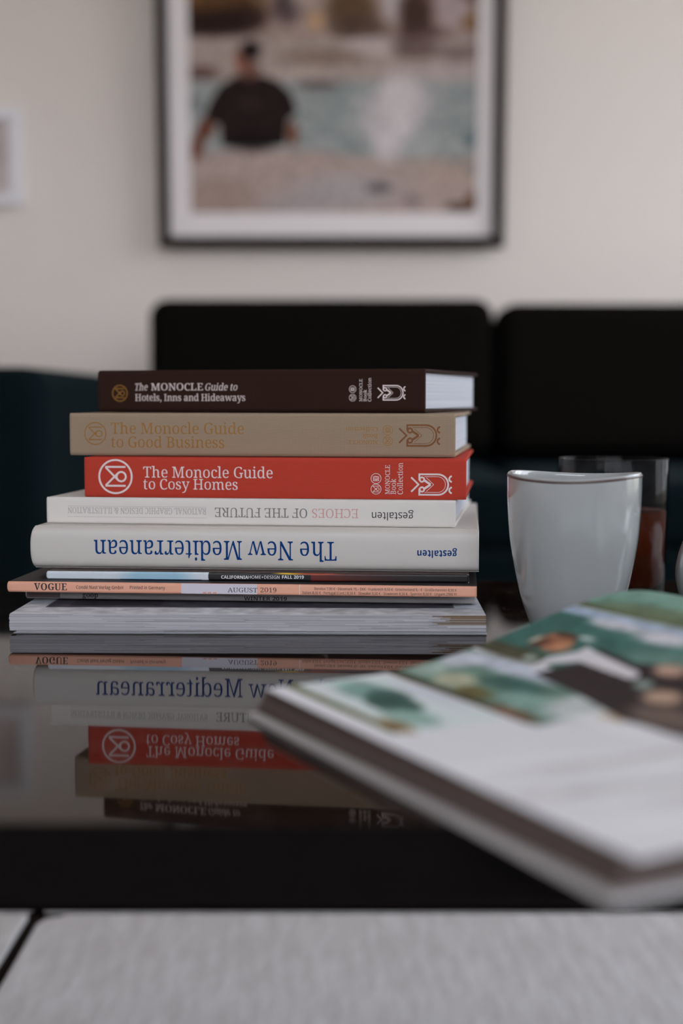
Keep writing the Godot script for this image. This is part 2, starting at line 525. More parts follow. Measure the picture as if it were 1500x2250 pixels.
	B.call(0.127, 0.146, 0.014, 0.007, col(210, 172, 152), 1.0)
	B.call(0.128, 0.131, 0.008, 0.005, col(176, 200, 190), 0.8)
	B.call(0.148, 0.126, 0.016, 0.009, col(196, 164, 142), 1.0)
	B.call(0.15, 0.098, 0.012, 0.006, col(166, 122, 72), 0.8)
	B.call(0.16, 0.094, 0.04, 0.008, col(240, 239, 243), 0.9)
	# fourth photograph rolls over the hump
	R.call(0.0, 0.277, 0.184, 0.29, col(118, 158, 142))
	R.call(0.0, 0.277, 0.1835, 0.19, col(94, 106, 80))
	B.call(0.07, 0.192, 0.08, 0.012, col(112, 122, 92), 0.8)
	B.call(0.1, 0.21, 0.06, 0.006, col(190, 204, 192), 0.7)
	B.call(0.04, 0.24, 0.06, 0.03, col(126, 170, 154), 0.8)
	# white bedding along the near half, softly folded
	for k in 7:
		B.call(0.185 + 0.014 * k, 0.05 + 0.02 * (k % 3), 0.012, 0.06, col(210, 205, 205) if k % 2 else col(243, 243, 246), 0.7, 0.3)
	noise_tint(im, 17, 0.03, 0.16, Vector2.ONE, 0.84)
	R.call(0.21, 0.277, 0.124, 0.183, col(233, 232, 236))
	B.call(0.2, 0.15, 0.03, 0.04, col(228, 225, 228), 0.8)
	return im

func small_page_print() -> Image:
	var im := Image.create(300, 220, false, Image.FORMAT_RGB8)
	im.fill(col(206, 208, 214))
	im.fill_rect(Rect2i(16, 0, 266, 192), col(92, 88, 98))
	im.fill_rect(Rect2i(30, 150, 60, 34), col(70, 64, 72))
	im.fill_rect(Rect2i(190, 140, 80, 40), col(104, 100, 108))
	noise_tint(im, 9, 0.06, 0.2)
	return im

func california_print() -> Image:
	var im := Image.create(1024, 22, false, Image.FORMAT_RGB8)
	im.fill(col(212, 220, 228))
	blob(im, 270, 12, 110, 40, col(150, 192, 214), 0.9)
	blob(im, 70, 8, 120, 30, col(212, 222, 230), 0.9)
	im.fill_rect(Rect2i(180, 20, 200, 2), col(40, 90, 130))
	im.fill_rect(Rect2i(398, 0, 626, 22), col(24, 20, 22))
	for i in range(620, 1024):
		var k := clampf(1.0 - (i - 646.0) / 260.0, 0.0, 1.0)
		im.fill_rect(Rect2i(i, 0, 1, 22), col(24, 20, 22).lerp(col(104, 34, 24), k))
	im.fill_rect(Rect2i(398, 4, 248, 18), col(20, 18, 20))
	blob(im, 600, 0, 60, 5, col(230, 190, 40), 1.0)
	blob(im, 660, 0, 70, 6, col(170, 60, 26), 0.9)
	return im

func specks() -> Image:
	# black stone: faint pale flecks and short threads
	var n := 1024
	var im := Image.create(n, n, false, Image.FORMAT_RGB8)
	im.fill(col(31, 21, 17))
	noise_tint(im, 21, 0.01, 0.5)
	for k in 260:
		var p := Vector2(rng.randf() * n, rng.randf() * n)
		var a := rng.randf() * TAU
		var g := rng.randf_range(80, 200)
		var pieces := rng.randi_range(1, 7)
		for j in pieces:
			blob(im, p.x, p.y, rng.randf_range(2.0, 7.0), rng.randf_range(1.2, 3.0), col(g, g * 0.96, g), 0.75, a, 0.9)
			a += rng.randf_range(-0.7, 0.7)
			p += Vector2.from_angle(a) * rng.randf_range(4, 10)
	return im

func weave(id: String, c: Color, amount: float, pitch: float) -> StandardMaterial3D:
	var m := mat(id, c, 0.85, 0.3)
	var n := 128
	var h := Image.create(n, n, false, Image.FORMAT_RGB8)
	var a := Image.create(n, n, false, Image.FORMAT_RGB8)
	for j in n:
		for i in n:
			var over := (int(i / 4) + int(j / 4)) % 2 == 0
			var k := (0.5 + 0.5 * sin((i + 0.5) / 4.0 * PI)) if over else (0.5 + 0.5 * sin((j + 0.5) / 4.0 * PI))
			var slub := 0.9 + 0.1 * sin(j * 0.37 + 2.0 * sin(i * 0.11)) * sin(i * 0.23)
			h.set_pixel(i, j, Color(k * slub, k * slub, k * slub))
			var t := 1.0 - amount * (1.0 - k * 0.5 if over else k * 0.4) * slub
			a.set_pixel(i, j, Color(t, t, t))
	m.albedo_texture = ImageTexture.create_from_image(a)
	m.heightmap_enabled = true
	m.heightmap_scale = 0.01
	m.heightmap_texture = ImageTexture.create_from_image(h)
	m.uv1_triplanar = true
	m.uv1_scale = Vector3.ONE / (32.0 * pitch)
	return m

# ------------------------------------------------------------------ books and magazines
func sheets(lo: Vector3, hi: Vector3, count: int, jitter: float, tones: Array, stain := false) -> ArrayMesh:
	# a block of paper: thin sheets, each a little in or out of line
	var st := begin()
	var step := (hi.y - lo.y) / count
	for i in count:
		var c: Color = tones[rng.randi() % tones.size()]
		var a := Vector3(lo.x + rng.randf() * jitter, lo.y + i * step, lo.z)
		var b := Vector3(hi.x - rng.randf() * jitter, lo.y + (i + (0.84 if stain else 0.93)) * step, hi.z - rng.randf() * jitter)
		if not stain:
			st.set_color(c.srgb_to_linear())
			box(st, a, b)
			continue
		# printed bleeds along the fore-edge
		var cuts := [0.0]
		while cuts[-1] < 0.8:
			cuts.append(minf(0.88, cuts[-1] + rng.randf_range(0.08, 0.35)))
		cuts.append_array([rng.randf_range(0.885, 0.93), 1.0])
		for k in cuts.size() - 1:
			var d: Color = tones[rng.randi() % tones.size()]
			if cuts[k + 1] > 0.94 and float(i) / count > 0.4:
				d = [col(104, 78, 56), col(150, 130, 108), col(176, 166, 156), col(120, 92, 66)][rng.randi() % 4]
			st.set_color(d.srgb_to_linear())
			box(st, Vector3(lerpf(a.x, b.x, cuts[k]), a.y, a.z), Vector3(lerpf(a.x, b.x, cuts[k + 1]), b.y, b.z))
	return st.commit()

func spine_mesh(len_: float, t: float, bulge: float, r: float, back: float, curl := 0.0) -> ArrayMesh:
	# the strip round the back of a book: a flat or gently swelling front, rounded along its edges
	var st := begin()
	var prof := []
	var n := 24
	for i in n + 1:
		var q := float(i) / n * 2.0 - 1.0
		var edge := maxf(0.0, absf(q) * t / 2.0 - (t / 2.0 - r))
		prof.append(Vector2(lerpf(0.0, t, float(i) / n), bulge * (1.0 - pow(absf(q), 4.0)) - (r - sqrt(maxf(0.0, r * r - edge * edge)))))
	var xs := [0.0, 0.0004, 0.001, 0.0022, 0.004, len_ - 0.004, len_ - 0.0022, len_ - 0.001, len_ - 0.0004, len_]
	var x_in := [0.0012, 0.0005, 0.00015, 0.0, 0.0, 0.0, 0.0, 0.00015, 0.0005, 0.0012]
	for i in xs.size():
		for j in n + 1:
			st.set_uv(Vector2(xs[i] / len_, 1.0 - prof[j].x / t))
			var q := float(j) / n * 2.0 - 1.0
			var out_ := curl * (1.0 - pow(absf(q), 2.5)) * (1.0 - smoothstep(0.0, 0.03, xs[i]))
			st.add_vertex(Vector3(xs[i] - len_ / 2.0 - out_, prof[j].x, prof[j].y - x_in[i] * 0.8))
	for i in xs.size() - 1:
		for j in n:
			var a := i * (n + 1) + j
			var b := a + n + 1
			for k in [a, a + 1, b + 1, a, b + 1, b]:
				st.add_index(k)
	st.generate_normals()
	var m := st.commit()
	# ends and the inside, so that the strip has its thickness
	var st2 := begin()
	for e in [0, 1]:
		var x := (-0.5 if e == 0 else 0.5) * len_
		for j in n:
			var a := Vector3(x, prof[j].x, prof[j].y - 0.001)
			var b := Vector3(x, prof[j + 1].x, prof[j + 1].y - 0.001)
			var c := Vector3(x, prof[j + 1].x, -back)
			var d := Vector3(x, prof[j].x, -back)
			if e == 0:
				quad(st2, d, a, b, c, Vector3.LEFT)
			else:
				quad(st2, a, d, c, b, Vector3.RIGHT)
	quad(st2, Vector3(len_ / 2, 0, -back), Vector3(-len_ / 2, 0, -back), Vector3(-len_ / 2, t, -back), Vector3(len_ / 2, t, -back), Vector3.FORWARD)
	return st2.commit(m)

func hardcover(id: String, label: String, at: Vector3, turn: float, len_: float, t: float, depth: float, cover: Material, paper: Array, o := {}) -> Node3D:
	var b := thing("hardcover_book", label, "book", at, turn, "books and magazines in the stack")
	var board: float = o.get("board", 0.0026)
	var over: float = o.get("overhang", 0.003)
	var bulge: float = o.get("bulge", 0.0004)
	var r: float = o.get("edge", 0.0012)
	var back := 0.0032
	var sp := obj("spine", spine_mesh(len_, t, bulge, r, back, o.get("curl", 0.0)), cover, b)
	if o.has("spine_label"):
		sp.set_meta("label", o.spine_label)
	# boards stop short of the spine and leave a hinge groove
	obj("back_cover", rounded(Vector3(-len_ / 2, 0.0, -depth), Vector3(len_ / 2, board, -back - 0.0002), 0.0009), cover, b)
	obj("front_cover", rounded(Vector3(-len_ / 2, t - board, -depth), Vector3(len_ / 2, t, -back - 0.0002), 0.0009), cover, b)
	stuff(obj("page_block", sheets(Vector3(-len_ / 2 + over, board + 0.0001, -depth + over), Vector3(len_ / 2 - over, t - board - 0.0001, -back - 0.0004), int((t - board * 2) / 0.0006), 0.0003, paper), paper_material(), b))
	spine_fronts[id] = [sp, t, bulge]
	return b

func paper_material() -> StandardMaterial3D:
	var m := mat("paper_edges", Color.WHITE, 0.8, 0.3)
	m.vertex_color_use_as_albedo = true
	return m

func magazine(id: String, label: String, at: Vector3, turn: float, len_: float, t: float, depth: float, spine: Material, cover: Material, paper: Array, r := 0.0012) -> Node3D:
	var b := thing("magazine", label, "magazine", at, turn, "books and magazines in the stack")
	var sp := obj("spine", spine_mesh(len_, t, 0.0002, r, 0.0008, 0.0009), spine, b)
	obj("back_cover", rounded(Vector3(-len_ / 2, 0.0, -depth), Vector3(len_ / 2, 0.0004, -0.0012), 0.0002, 1), cover, b)
	obj("front_cover", rounded(Vector3(-len_ / 2, t - 0.0004, -depth), Vector3(len_ / 2, t, -0.0012), 0.0002, 1), cover, b)
	stuff(obj("page_block", sheets(Vector3(-len_ / 2 + 0.0003, 0.0005, -depth + 0.0003), Vector3(len_ / 2 - 0.0003, t - 0.0005, -0.001), int(t / 0.0005), 0.0004, paper), paper_material(), b))
	spine_fronts[id] = [sp, t, 0.0002]
	return b

const TONES := {"pale": "pale", "gold": "gold", "bronze": "bronze", "grey": "grey", "dark": "taupe", "pink": "pink", "ink": "black", "blue": "blue", "white": "white"}

func letter_spines(ink: Dictionary) -> void:
	for row in LETTERING:
		var on: Array = spine_fronts[row[0]]
		var y: float = clampf(row[4] / on[1] * 2.0 - 1.0, -1.0, 1.0)
		var mid: float = row[4]
		if row[7] == 0:
			mid += row[6] / 2.0
		elif row[7] == 180:
			mid -= row[6] / 2.0
		else:
			mid += row[5] / 2.0
		y = mid / on[1] * 2.0 - 1.0
		var z: float = on[2] * (1.0 - pow(absf(y), 4.0))
		var o := obj("lettering", letters(row[1], row[2], row[5], row[6]), ink[row[8]], on[0])
		o.set_meta("label", TONES[row[8]] + " lettering")
		o.transform = Transform3D(Basis(Vector3.BACK, deg_to_rad(row[7])), Vector3(row[3], row[4], z + 0.00003))
	for row in EMBLEMS:
		var on: Array = spine_fronts[row[0]]
		var o := obj("emblem", emblem(row[1], row[4], row[6] * 1.15), ink[row[5]], on[0])
		o.set_meta("label", TONES[row[5]] + " line emblem")
		o.position = Vector3(row[2], row[3], on[2] + 0.00003)

func patch(on: Node3D, called: String, m: Material, x0: float, x1: float, y0: float, y1: float, z: float) -> void:
	var st := begin()
	box(st, Vector3(x0, y0, z - 0.0001), Vector3(x1, y1, z + 0.00004))
	obj(called, st.commit(), m, on.get_node("spine"))

# ------------------------------------------------------------------ the scene
func _ready() -> void:
	rng.seed = 11
	# camera: a 50 mm view looking down four degrees from just above the table
	var cam := Camera3D.new()
	cam.name = "camera"
	add_child(cam)
	var lens := CameraAttributesPhysical.new()
	lens.frustum_focal_length = 33.3333
	lens.frustum_focus_distance = 0.935
	lens.exposure_aperture = 2.2
	cam.attributes = lens
	cam.fov = rad_to_deg(2.0 * atan(1125.0 / 3125.0))
	cam.near = 0.02
	cam.far = 60.0
	cam.position = Vector3(0, 0.547, 0)
	cam.rotation = Vector3(-atan(248.0 / 3125.0), 0, 0)
	# an overcast sky outside the windows lights the room
	var we := WorldEnvironment.new()
	we.name = "world_environment"
	var env := Environment.new()
	var sky := Sky.new()
	var psm := ProceduralSkyMaterial.new()
	psm.sky_top_color = col(206, 218, 236)
	psm.sky_horizon_color = col(236, 238, 242)
	psm.sky_curve = 0.3
	psm.ground_bottom_color = col(120, 116, 108)
	psm.ground_horizon_color = col(168, 166, 160)
	psm.sun_angle_max = 0.0
	sky.sky_material = psm
	env.background_mode = Environment.BG_SKY
	env.sky = sky
	env.background_energy_multiplier = 6.9
	env.tonemap_mode = Environment.TONE_MAPPER_LINEAR
	env.tonemap_exposure = 1.02
	env.sdfgi_enabled = true
	env.ssao_enabled = true
	env.ssil_enabled = true
	we.environment = env
	add_child(we)

	build_room()
	build_sofa()
	build_table()
	build_stack()
	build_crockery()
	build_open_magazine()
	build_pictures()

func holed_wall(along: String, at0: float, at1: float, a0: float, a1: float, top: float, hole: Rect2) -> ArrayMesh:
	# a wall from a0 to a1 with a window opening; along "x" or "z"
	var st := begin()
	for q in [[a0, hole.position.x, 0.0, top], [hole.end.x, a1, 0.0, top], [hole.position.x, hole.end.x, 0.0, hole.position.y], [hole.position.x, hole.end.x, hole.end.y, top]]:
		if along == "x":
			box(st, Vector3(q[0], q[2], at0), Vector3(q[1], q[3], at1))
		else:
			box(st, Vector3(at0, q[2], q[0]), Vector3(at1, q[3], q[1]))
	return st.commit()

func window(called: String, label: String, along: String, at: float, hole: Rect2, columns: int) -> void:
	var root := Node3D.new()
	root.name = called
	add_child(root, true)
	struct(root, label, "window")
	var white := mat("window_paint", col(226, 224, 220), 0.4)
	var glass := mat("window_glass", Color(1, 1, 1, 0.03), 0.02)
	glass.transparency = BaseMaterial3D.TRANSPARENCY_ALPHA
	var put := func(name_: String, a0: float, a1: float, y0: float, y1: float, half: float, m: Material) -> void:
		if along == "x":
			obj(name_, rounded(Vector3(a0, y0, at - half), Vector3(a1, y1, at + half), 0.004 if half > 0.01 else 0.0005, 2), m, root)
		else:
			obj(name_, rounded(Vector3(at - half, y0, a0), Vector3(at + half, y1, a1), 0.004 if half > 0.01 else 0.0005, 2), m, root)
	var w := hole.size.x / columns
	for i in columns:
		var a := hole.position.x + i * w
		put.call("stile", a, a + 0.05, hole.position.y, hole.end.y, 0.03, white)
		put.call("stile", a + w - 0.05, a + w, hole.position.y, hole.end.y, 0.03, white)
		put.call("rail", a + 0.05, a + w - 0.05, hole.position.y, hole.position.y + 0.06, 0.03, white)
		put.call("rail", a + 0.05, a + w - 0.05, hole.end.y - 0.06, hole.end.y, 0.03, white)
		put.call("pane", a + 0.05, a + w - 0.05, hole.position.y + 0.06, hole.end.y - 0.06, 0.003, glass)

func build_room() -> void:
	var paint := mat("wall_paint", col(234, 224, 217), 0.75, 0.3)
	var white := mat("ceiling_paint", col(232, 230, 226), 0.85, 0.3)
	var trim := mat("trim_paint", col(224, 220, 214), 0.45)
	var x0 := -2.6
	var x1 := 2.4
	var z0 := -3.55
	var z1 := 2.2
	var top := 2.65
	var st := begin()
	box(st, Vector3(x0 - 0.14, 0, z0 - 0.14), Vector3(x1 + 0.14, top, z0))
	struct(obj("wall_back", st.commit(), paint), "plain warm white wall behind the dark sofa", "wall")
	st = begin()
	box(st, Vector3(x0 - 0.14, 0, z0), Vector3(x0, top, z1))
	struct(obj("wall_left", st.commit(), paint), "plain warm white side wall opposite the tall window", "wall")
	var hole_r := Rect2(-3.3, 0.25, 2.5, 2.2)
	struct(obj("wall_right", holed_wall("z", x1, x1 + 0.14, z0, z1, top, hole_r), paint), "warm white side wall with the tall window opening", "wall")
	var hole_f := Rect2(-1.7, 0.9, 3.7, 1.6)
	struct(obj("wall_front", holed_wall("x", z1, z1 + 0.14, x0 - 0.14, x1 + 0.14, top, hole_f), paint), "warm white wall with the wide window opening", "wall")
	window("window_1", "tall white framed window in the side wall", "z", x1 + 0.09, hole_r, 3)
	window("window_2", "wide white framed window facing the sofa", "x", z1 + 0.09, hole_f, 3)
	st = begin()
	box(st, Vector3(x0 - 0.14, top, z0 - 0.14), Vector3(x1 + 0.14, top + 0.14, z1 + 0.14))
	struct(obj("ceiling", st.commit(), white), "plain white ceiling over the living room", "ceiling")
	struct(obj("baseboard_back", rounded(Vector3(x0, 0.001, z0), Vector3(x1, 0.09, z0 + 0.015), 0.004, 2), trim), "white baseboard along the wall behind the sofa", "baseboard")
	# floor: dark bed with pale stone tiles standing proud of dark joints
	st = begin()
	box(st, Vector3(x0 - 0.14, -0.15, z0 - 0.14), Vector3(x1 + 0.14, -0.006, z1 + 0.14))
	var floor_ := obj("floor", st.commit(), mat("grout", col(34, 26, 23), 0.95, 0.2))
	struct(floor_, "pale stone tiled floor with dark joints under the coffee table", "floor")
	var stone := []
	for k in 3:
		var m := mat("stone_%d" % k, [col(232, 229, 230), col(229, 226, 226), col(231, 229, 229)][k], 0.6, 0.4)
		var n := FastNoiseLite.new()
		n.seed = 40 + k
		n.frequency = 0.012
		n.fractal_octaves = 5
		var t := NoiseTexture2D.new()
		t.noise = n
		t.width = 512
		t.height = 512
		t.seamless = true
		t.normalize = true
		var g := Gradient.new()
		g.set_color(0, col(226, 223, 221))
		g.set_color(1, col(255, 255, 255))
		t.color_ramp = g
		m.albedo_texture = t
		m.uv1_triplanar = true
		m.uv1_scale = Vector3(7.0, 1.0, 1.4)
		stone.append(m)
	var pitch := 0.8
	var gap := 0.015
	var jx := -0.327
	var jz := -1.4863
	for i in range(-3, 4):
		for j in range(-3, 5):
			var lo := Vector2(maxf(jx + i * pitch + gap / 2, x0), maxf(jz + j * pitch + gap / 2, z0))
			var hi := Vector2(minf(jx + (i + 1) * pitch - gap / 2, x1), minf(jz + (j + 1) * pitch - gap / 2, z1))
			if hi.x - lo.x < 0.02 or hi.y - lo.y < 0.02:
				continue
			var m: Material = stone[absi(i * 2 + j) % 3]
			if i == 0 and j == 0:
				# its far corner is chipped
				var pts := [Vector2(lo.x, hi.y), Vector2(lo.x, -1.448), Vector2(-0.3138, -1.464), Vector2(-0.306, -1.4695), Vector2(-0.2992, -1.4708), Vector2(-0.293, lo.y), Vector2(hi.x, lo.y), Vector2(hi.x, hi.y)]
				obj("floor_tile", plate(pts, -0.012, 0.0, 0.0015), m, floor_)
			else:
				obj("floor_tile", rounded(Vector3(lo.x, -0.012, lo.y), Vector3(hi.x, 0.0, hi.y), 0.0015, 2), m, floor_)
	# dark rug under the sofa
	var rug := thing("rug", "charcoal low pile rug under the sofa, its edge behind the coffee table", "rug", Vector3(0.3, 0, -2.480))
	var wool := mat("rug_wool", col(26, 22, 21), 1.0, 0.1)
	obj("pile", rounded(Vector3(-2.0, 0.0008, -0.95), Vector3(1.9, 0.008, 0.985), 0.003, 2), wool, rug)
	obj("binding", rounded(Vector3(-2.0, 0.0004, 0.986), Vector3(1.9, 0.0075, 0.99), 0.0015, 2), wool, rug)

func plate(pts: Array, y0: float, y1: float, bevel: float) -> ArrayMesh:
	# a flat piece with the given outline (clockwise seen from above in x, z is fine) and softened upper edge
	var st := begin()
	var flat := PackedVector2Array(pts)
	var inner: PackedVector2Array = Geometry2D.offset_polygon(flat, -bevel, Geometry2D.JOIN_MITER)[0]
	var tri := Geometry2D.triangulate_polygon(inner)
	for k in range(0, tri.size(), 3):
		var a := inner[tri[k]]
		var b := inner[tri[k + 1]]
		var c := inner[tri[k + 2]]
		var order := [a, b, c] if (b - a).cross(c - a) > 0 else [a, c, b]
		for p in order:
			st.set_normal(Vector3.UP)
			st.add_vertex(Vector3(p.x, y1, p.y))
	var m := flat.size()
	for i in m:
		var a := flat[i]
		var b := flat[(i + 1) % m]
		var d := (b - a).normalized()
		var n := Vector3(-d.y, 0, d.x)
		if Geometry2D.is_point_in_polygon((a + b) / 2 + Vector2(n.x, n.z) * 0.0005, flat):
			n = -n
		var ia := a - Vector2(n.x, n.z) * bevel
		var ib := b - Vector2(n.x, n.z) * bevel
		quad(st, Vector3(a.x, y0, a.y), Vector3(b.x, y0, b.y), Vector3(b.x, y1 - bevel, b.y), Vector3(a.x, y1 - bevel, a.y), n)
		quad(st, Vector3(a.x, y1 - bevel, a.y), Vector3(b.x, y1 - bevel, b.y), Vector3(ib.x, y1, ib.y), Vector3(ia.x, y1, ia.y), (n + Vector3.UP).normalized())
	return st.commit()

func velvet() -> StandardMaterial3D:
	var m := mat("teal_velvet", col(12, 22, 25), 0.9, 0.1)
	m.rim_enabled = true
	m.rim = 0.9
	m.rim_tint = 0.85
	return m

func build_sofa() -> void:
	var v := velvet()
	var dusk := mat("black_velvet", col(18, 16, 14), 0.95, 0.1)
	var s := thing("sofa", "dark velvet sofa with teal seat and black square back cushions under the picture", "sofa", Vector3(0.3, 0.0085, -2.4))
	# local: x from -1.0 to 1.75, front at z = 0, back at z = -0.98
	var puff := func(p: Vector3, h: Vector3) -> Vector3:
		var k := (1.0 - pow(absf(p.x) / h.x, 4.0)) * (1.0 - pow(absf(p.y) / h.y, 4.0)) * (1.0 - pow(absf(p.z) / h.z, 4.0))
		var fx := (1.0 - pow(absf(p.x) / h.x, 4.0)) * (1.0 - pow(absf(p.y) / h.y, 4.0))
		return p + Vector3(0, 0, signf(p.z) * 0.012 * fx) + Vector3.ZERO * k
	obj("base_frame", rounded(Vector3(-0.712, 0.10, -0.98), Vector3(1.72, 0.28, 0.0), 0.02), v, s)
	obj("back_frame", rounded(Vector3(-0.70, 0.281, -0.98), Vector3(1.52, 0.70, -0.82), 0.03), v, s)
	for i in 3:
		var x := -0.7105 + 0.745 * i
		obj("back_cushion", rounded(Vector3(x, 0.42, -0.81), Vector3(x + 0.735, 0.7515 - 0.0095 * i, -0.63), 0.04, 4, 6, puff), dusk, s)
		obj("seat_cushion", rounded(Vector3(x, 0.285, -0.80), Vector3(x + 0.738, 0.399, 0.005), 0.035, 4, 2), v, s)
	obj("arm", rounded(Vector3(-1.02, 0.10, -0.62), Vector3(-0.713, 0.5835, 0.42), 0.035, 4), v, s)
	obj("arm", rounded(Vector3(1.53, 0.285, -0.98), Vector3(1.72, 0.584, 0.0), 0.035, 4), v, s)
	var dark := mat("sofa_feet", col(22, 17, 15), 0.4)
	for p in [Vector2(-0.95, 0.34), Vector2(1.64, -0.08), Vector2(-0.68, -0.9), Vector2(1.64, -0.9)]:
		var foot := obj("foot", lathe([Vector2(0, 0.0), Vector2(0.018, 0.0), Vector2(0.02, 0.004), Vector2(0.026, 0.102), Vector2(0, 0.102)], 20), dark, s)
		foot.position = Vector3(p.x, 0, p.y)

func build_table() -> void:
	var t := thing("coffee_table", "low black polished stone coffee table with mirror-like flecked top", "table", Vector3(0, 0, -0.815))
	var m := mat("black_stone", Color.WHITE, 0.03, 0.25)
	m.albedo_texture = ImageTexture.create_from_image(specks())
	m.uv1_triplanar = true
	m.uv1_scale = Vector3.ONE * 2.3
	var iron := mat("black_iron", col(20, 18, 18), 0.45)
	var band := mat("matte_black_edge", col(13, 10, 9), 0.7, 0.15)
	obj("table_top", rounded(Vector3(-0.7485, 0.378, -0.3305), Vector3(0.7485, 0.4, 0.3305), 0.0008, 2), m, t)
	obj("edge_band", rounded(Vector3(-0.75, 0.372, 0.3306), Vector3(0.75, 0.3999, 0.3328), 0.0006, 2), band, t)
	obj("edge_band", rounded(Vector3(-0.75, 0.372, -0.3328), Vector3(0.75, 0.3999, -0.3306), 0.0006, 2), band, t)
	obj("edge_band", rounded(Vector3(-0.7507, 0.372, -0.3305), Vector3(-0.7486, 0.3999, 0.3305), 0.0006, 2), band, t)
	obj("edge_band", rounded(Vector3(0.7486, 0.372, -0.3305), Vector3(0.7507, 0.3999, 0.3305), 0.0006, 2), band, t)
	for z in [-0.28, 0.28]:
		obj("apron", rounded(Vector3(-0.67, 0.3575, z - 0.01), Vector3(0.67, 0.3775, z + 0.01), 0.002, 2), iron, t)
	for x in [-0.69, 0.69]:
		for z in [-0.28, 0.28]:
			obj("leg", rounded(Vector3(x - 0.02, 0.0, z - 0.02), Vector3(x + 0.02, 0.3778, z + 0.02), 0.003, 2), iron, t)

func build_stack() -> void:
	var white := [col(204, 207, 215), col(198, 201, 210), col(210, 212, 218)]
	var edge := [col(190, 188, 193), col(200, 198, 203), col(180, 177, 182), col(208, 207, 211), col(168, 164, 168)]
	# lowest: a soft magazine with its fore-edge to the front
	var b := thing("magazine", "thick worn magazine at the bottom of the stack, page edges facing front", "magazine", Vector3(-0.0593, 0.4000, -0.8840), -0.0201, "books and magazines in the stack")
	var st := begin()
	stuff(obj("page_block", sheets(Vector3(-0.150, 0.0018, -0.225), Vector3(0.150, 0.0121, 0.0), 32, 0.0005, edge, true), paper_material(), b))
	obj("back_cover", rounded(Vector3(-0.1475, 0.0, -0.225), Vector3(0.1505, 0.0004, -0.0005), 0.0002, 1), mat("pale_cover", col(196, 196, 200), 0.4), b)
	obj("loose_page", rounded(Vector3(-0.1455, 0.0009, -0.225), Vector3(0.1502, 0.0012, 0.0006), 0.0001, 1), mat("loose_paper", col(214, 214, 218), 0.6), b)
	quad_uv(st, [Vector3(-0.1495, 0.01235, -0.0008), Vector3(0.1495, 0.01235, -0.0008), Vector3(0.1495, 0.01235, -0.225), Vector3(-0.1495, 0.01235, -0.225)], Vector3.UP)
	quad(st, Vector3(-0.1495, 0.01215, -0.0008), Vector3(0.1495, 0.01215, -0.0008), Vector3(0.1495, 0.01235, -0.0008), Vector3(-0.1495, 0.01235, -0.0008), Vector3.BACK)
	obj("top_page", st.commit(), printed("page_print", small_page_print(), 0.5), b)
	# a folded leaflet lies under the next magazine
	var lf := thing("leaflet", "thin grey folded leaflet poking out under the winter magazine", "leaflet", Vector3(0.0017, 0.4126, -0.9365), -0.09, "books and magazines in the stack")
	obj("lower_leaf", rounded(Vector3(-0.0615, 0.0, -0.12), Vector3(0.0615, 0.0003, 0.0), 0.0001, 1), mat("leaflet_paper", col(150, 146, 146), 0.6), lf)
	obj("upper_leaf", rounded(Vector3(-0.0615, 0.0004, -0.12), Vector3(0.0612, 0.0007, -0.0004), 0.0001, 1), mat("leaflet_paper", col(150, 146, 146), 0.6), lf)
	var goop_spine := mat("winter_spine", col(176, 170, 170), 0.5)
	var dark_cover := mat("glossy_dark_cover", col(38, 33, 34), 0.45, 0.2)
	var g := magazine("goop", "thin magazine with a grey spine dated winter 2019", Vector3(-0.0622, 0.4134, -0.9365), -0.0899, 0.3007, 0.0064, 0.215, goop_spine, dark_cover, edge)
	patch(g, "spine_picture", mat("spine_picture", col(92, 72, 76), 0.4), -0.150, -0.1272, 0.0006, 0.0058, 0.0002)
	var salmon := mat("salmon_spine", col(229, 166, 140), 0.45)
	var vg := magazine("vogue", "fashion magazine with a salmon pink spine dated August 2019", Vector3(-0.0663, 0.4207, -0.9150), -0.0849, 0.3065, 0.0069, 0.215, salmon, dark_cover, edge)
	patch(vg, "spine_panel", mat("pale_lilac_panel", col(205, 200, 210), 0.45), -0.0380, 0.0118, 0.0003, 0.0068, 0.0002)
	for x in [-0.0227, -0.0194, -0.016]:
		patch(vg, "small_square", mat("salmon_square", col(222, 140, 112), 0.45), x - 0.0011, x + 0.0011, 0.0006, 0.0014, 0.00024)
	patch(vg, "spine_crease", mat("crease", col(236, 214, 204), 0.6), 0.0392, 0.0396, 0.0004, 0.007, 0.0002)
	magazine("calif", "design magazine with a half pale blue, half black spine dated fall 2019", Vector3(-0.0563, 0.4277, -0.9300), -0.0717, 0.2793, 0.0053, 0.22, printed("home_design_spine", california_print(), 0.35), mat("dark_red_cover", col(60, 34, 30), 0.35), edge, 0.0008)
	var ivory := mat("ivory_jacket", col(206, 200, 194), 0.45)
	hardcover("newmed", "thick white hardcover with large blue upside-down lettering on its spine", Vector3(-0.0587, 0.4332, -0.9440), -0.0870, 0.2993, 0.0284, 0.24, ivory, white, {"bulge": 0.002, "edge": 0.004, "board": 0.003, "curl": 0.0022})
	var pale := mat("pale_boards", col(222, 216, 210), 0.6, 0.4)
	var ec := hardcover("echo", "slim off-white hardcover with thin grey and pink upside-down lettering", Vector3(-0.0639, 0.4618, -0.9595), -0.1319, 0.2814, 0.0179, 0.24, pale, white, {"edge": 0.001, "board": 0.002, "overhang": 0.002})
	for y in [0.0120, 0.0047]:
		patch(ec, "ruled_line", mat("rule_ink", col(178, 172, 170), 0.6), -0.1254, -0.0281, y - 0.00012, y + 0.00012, 0.0004)
	hardcover("red", "coral red hardcover with white lettering and round emblem on its spine", Vector3(-0.0469, 0.4799, -0.9630), -0.1148, 0.2620, 0.0273, 0.185, weave("coral_cloth", col(198, 68, 52), 0.12, 0.00045), white, {"edge": 0.0006, "board": 0.0025})
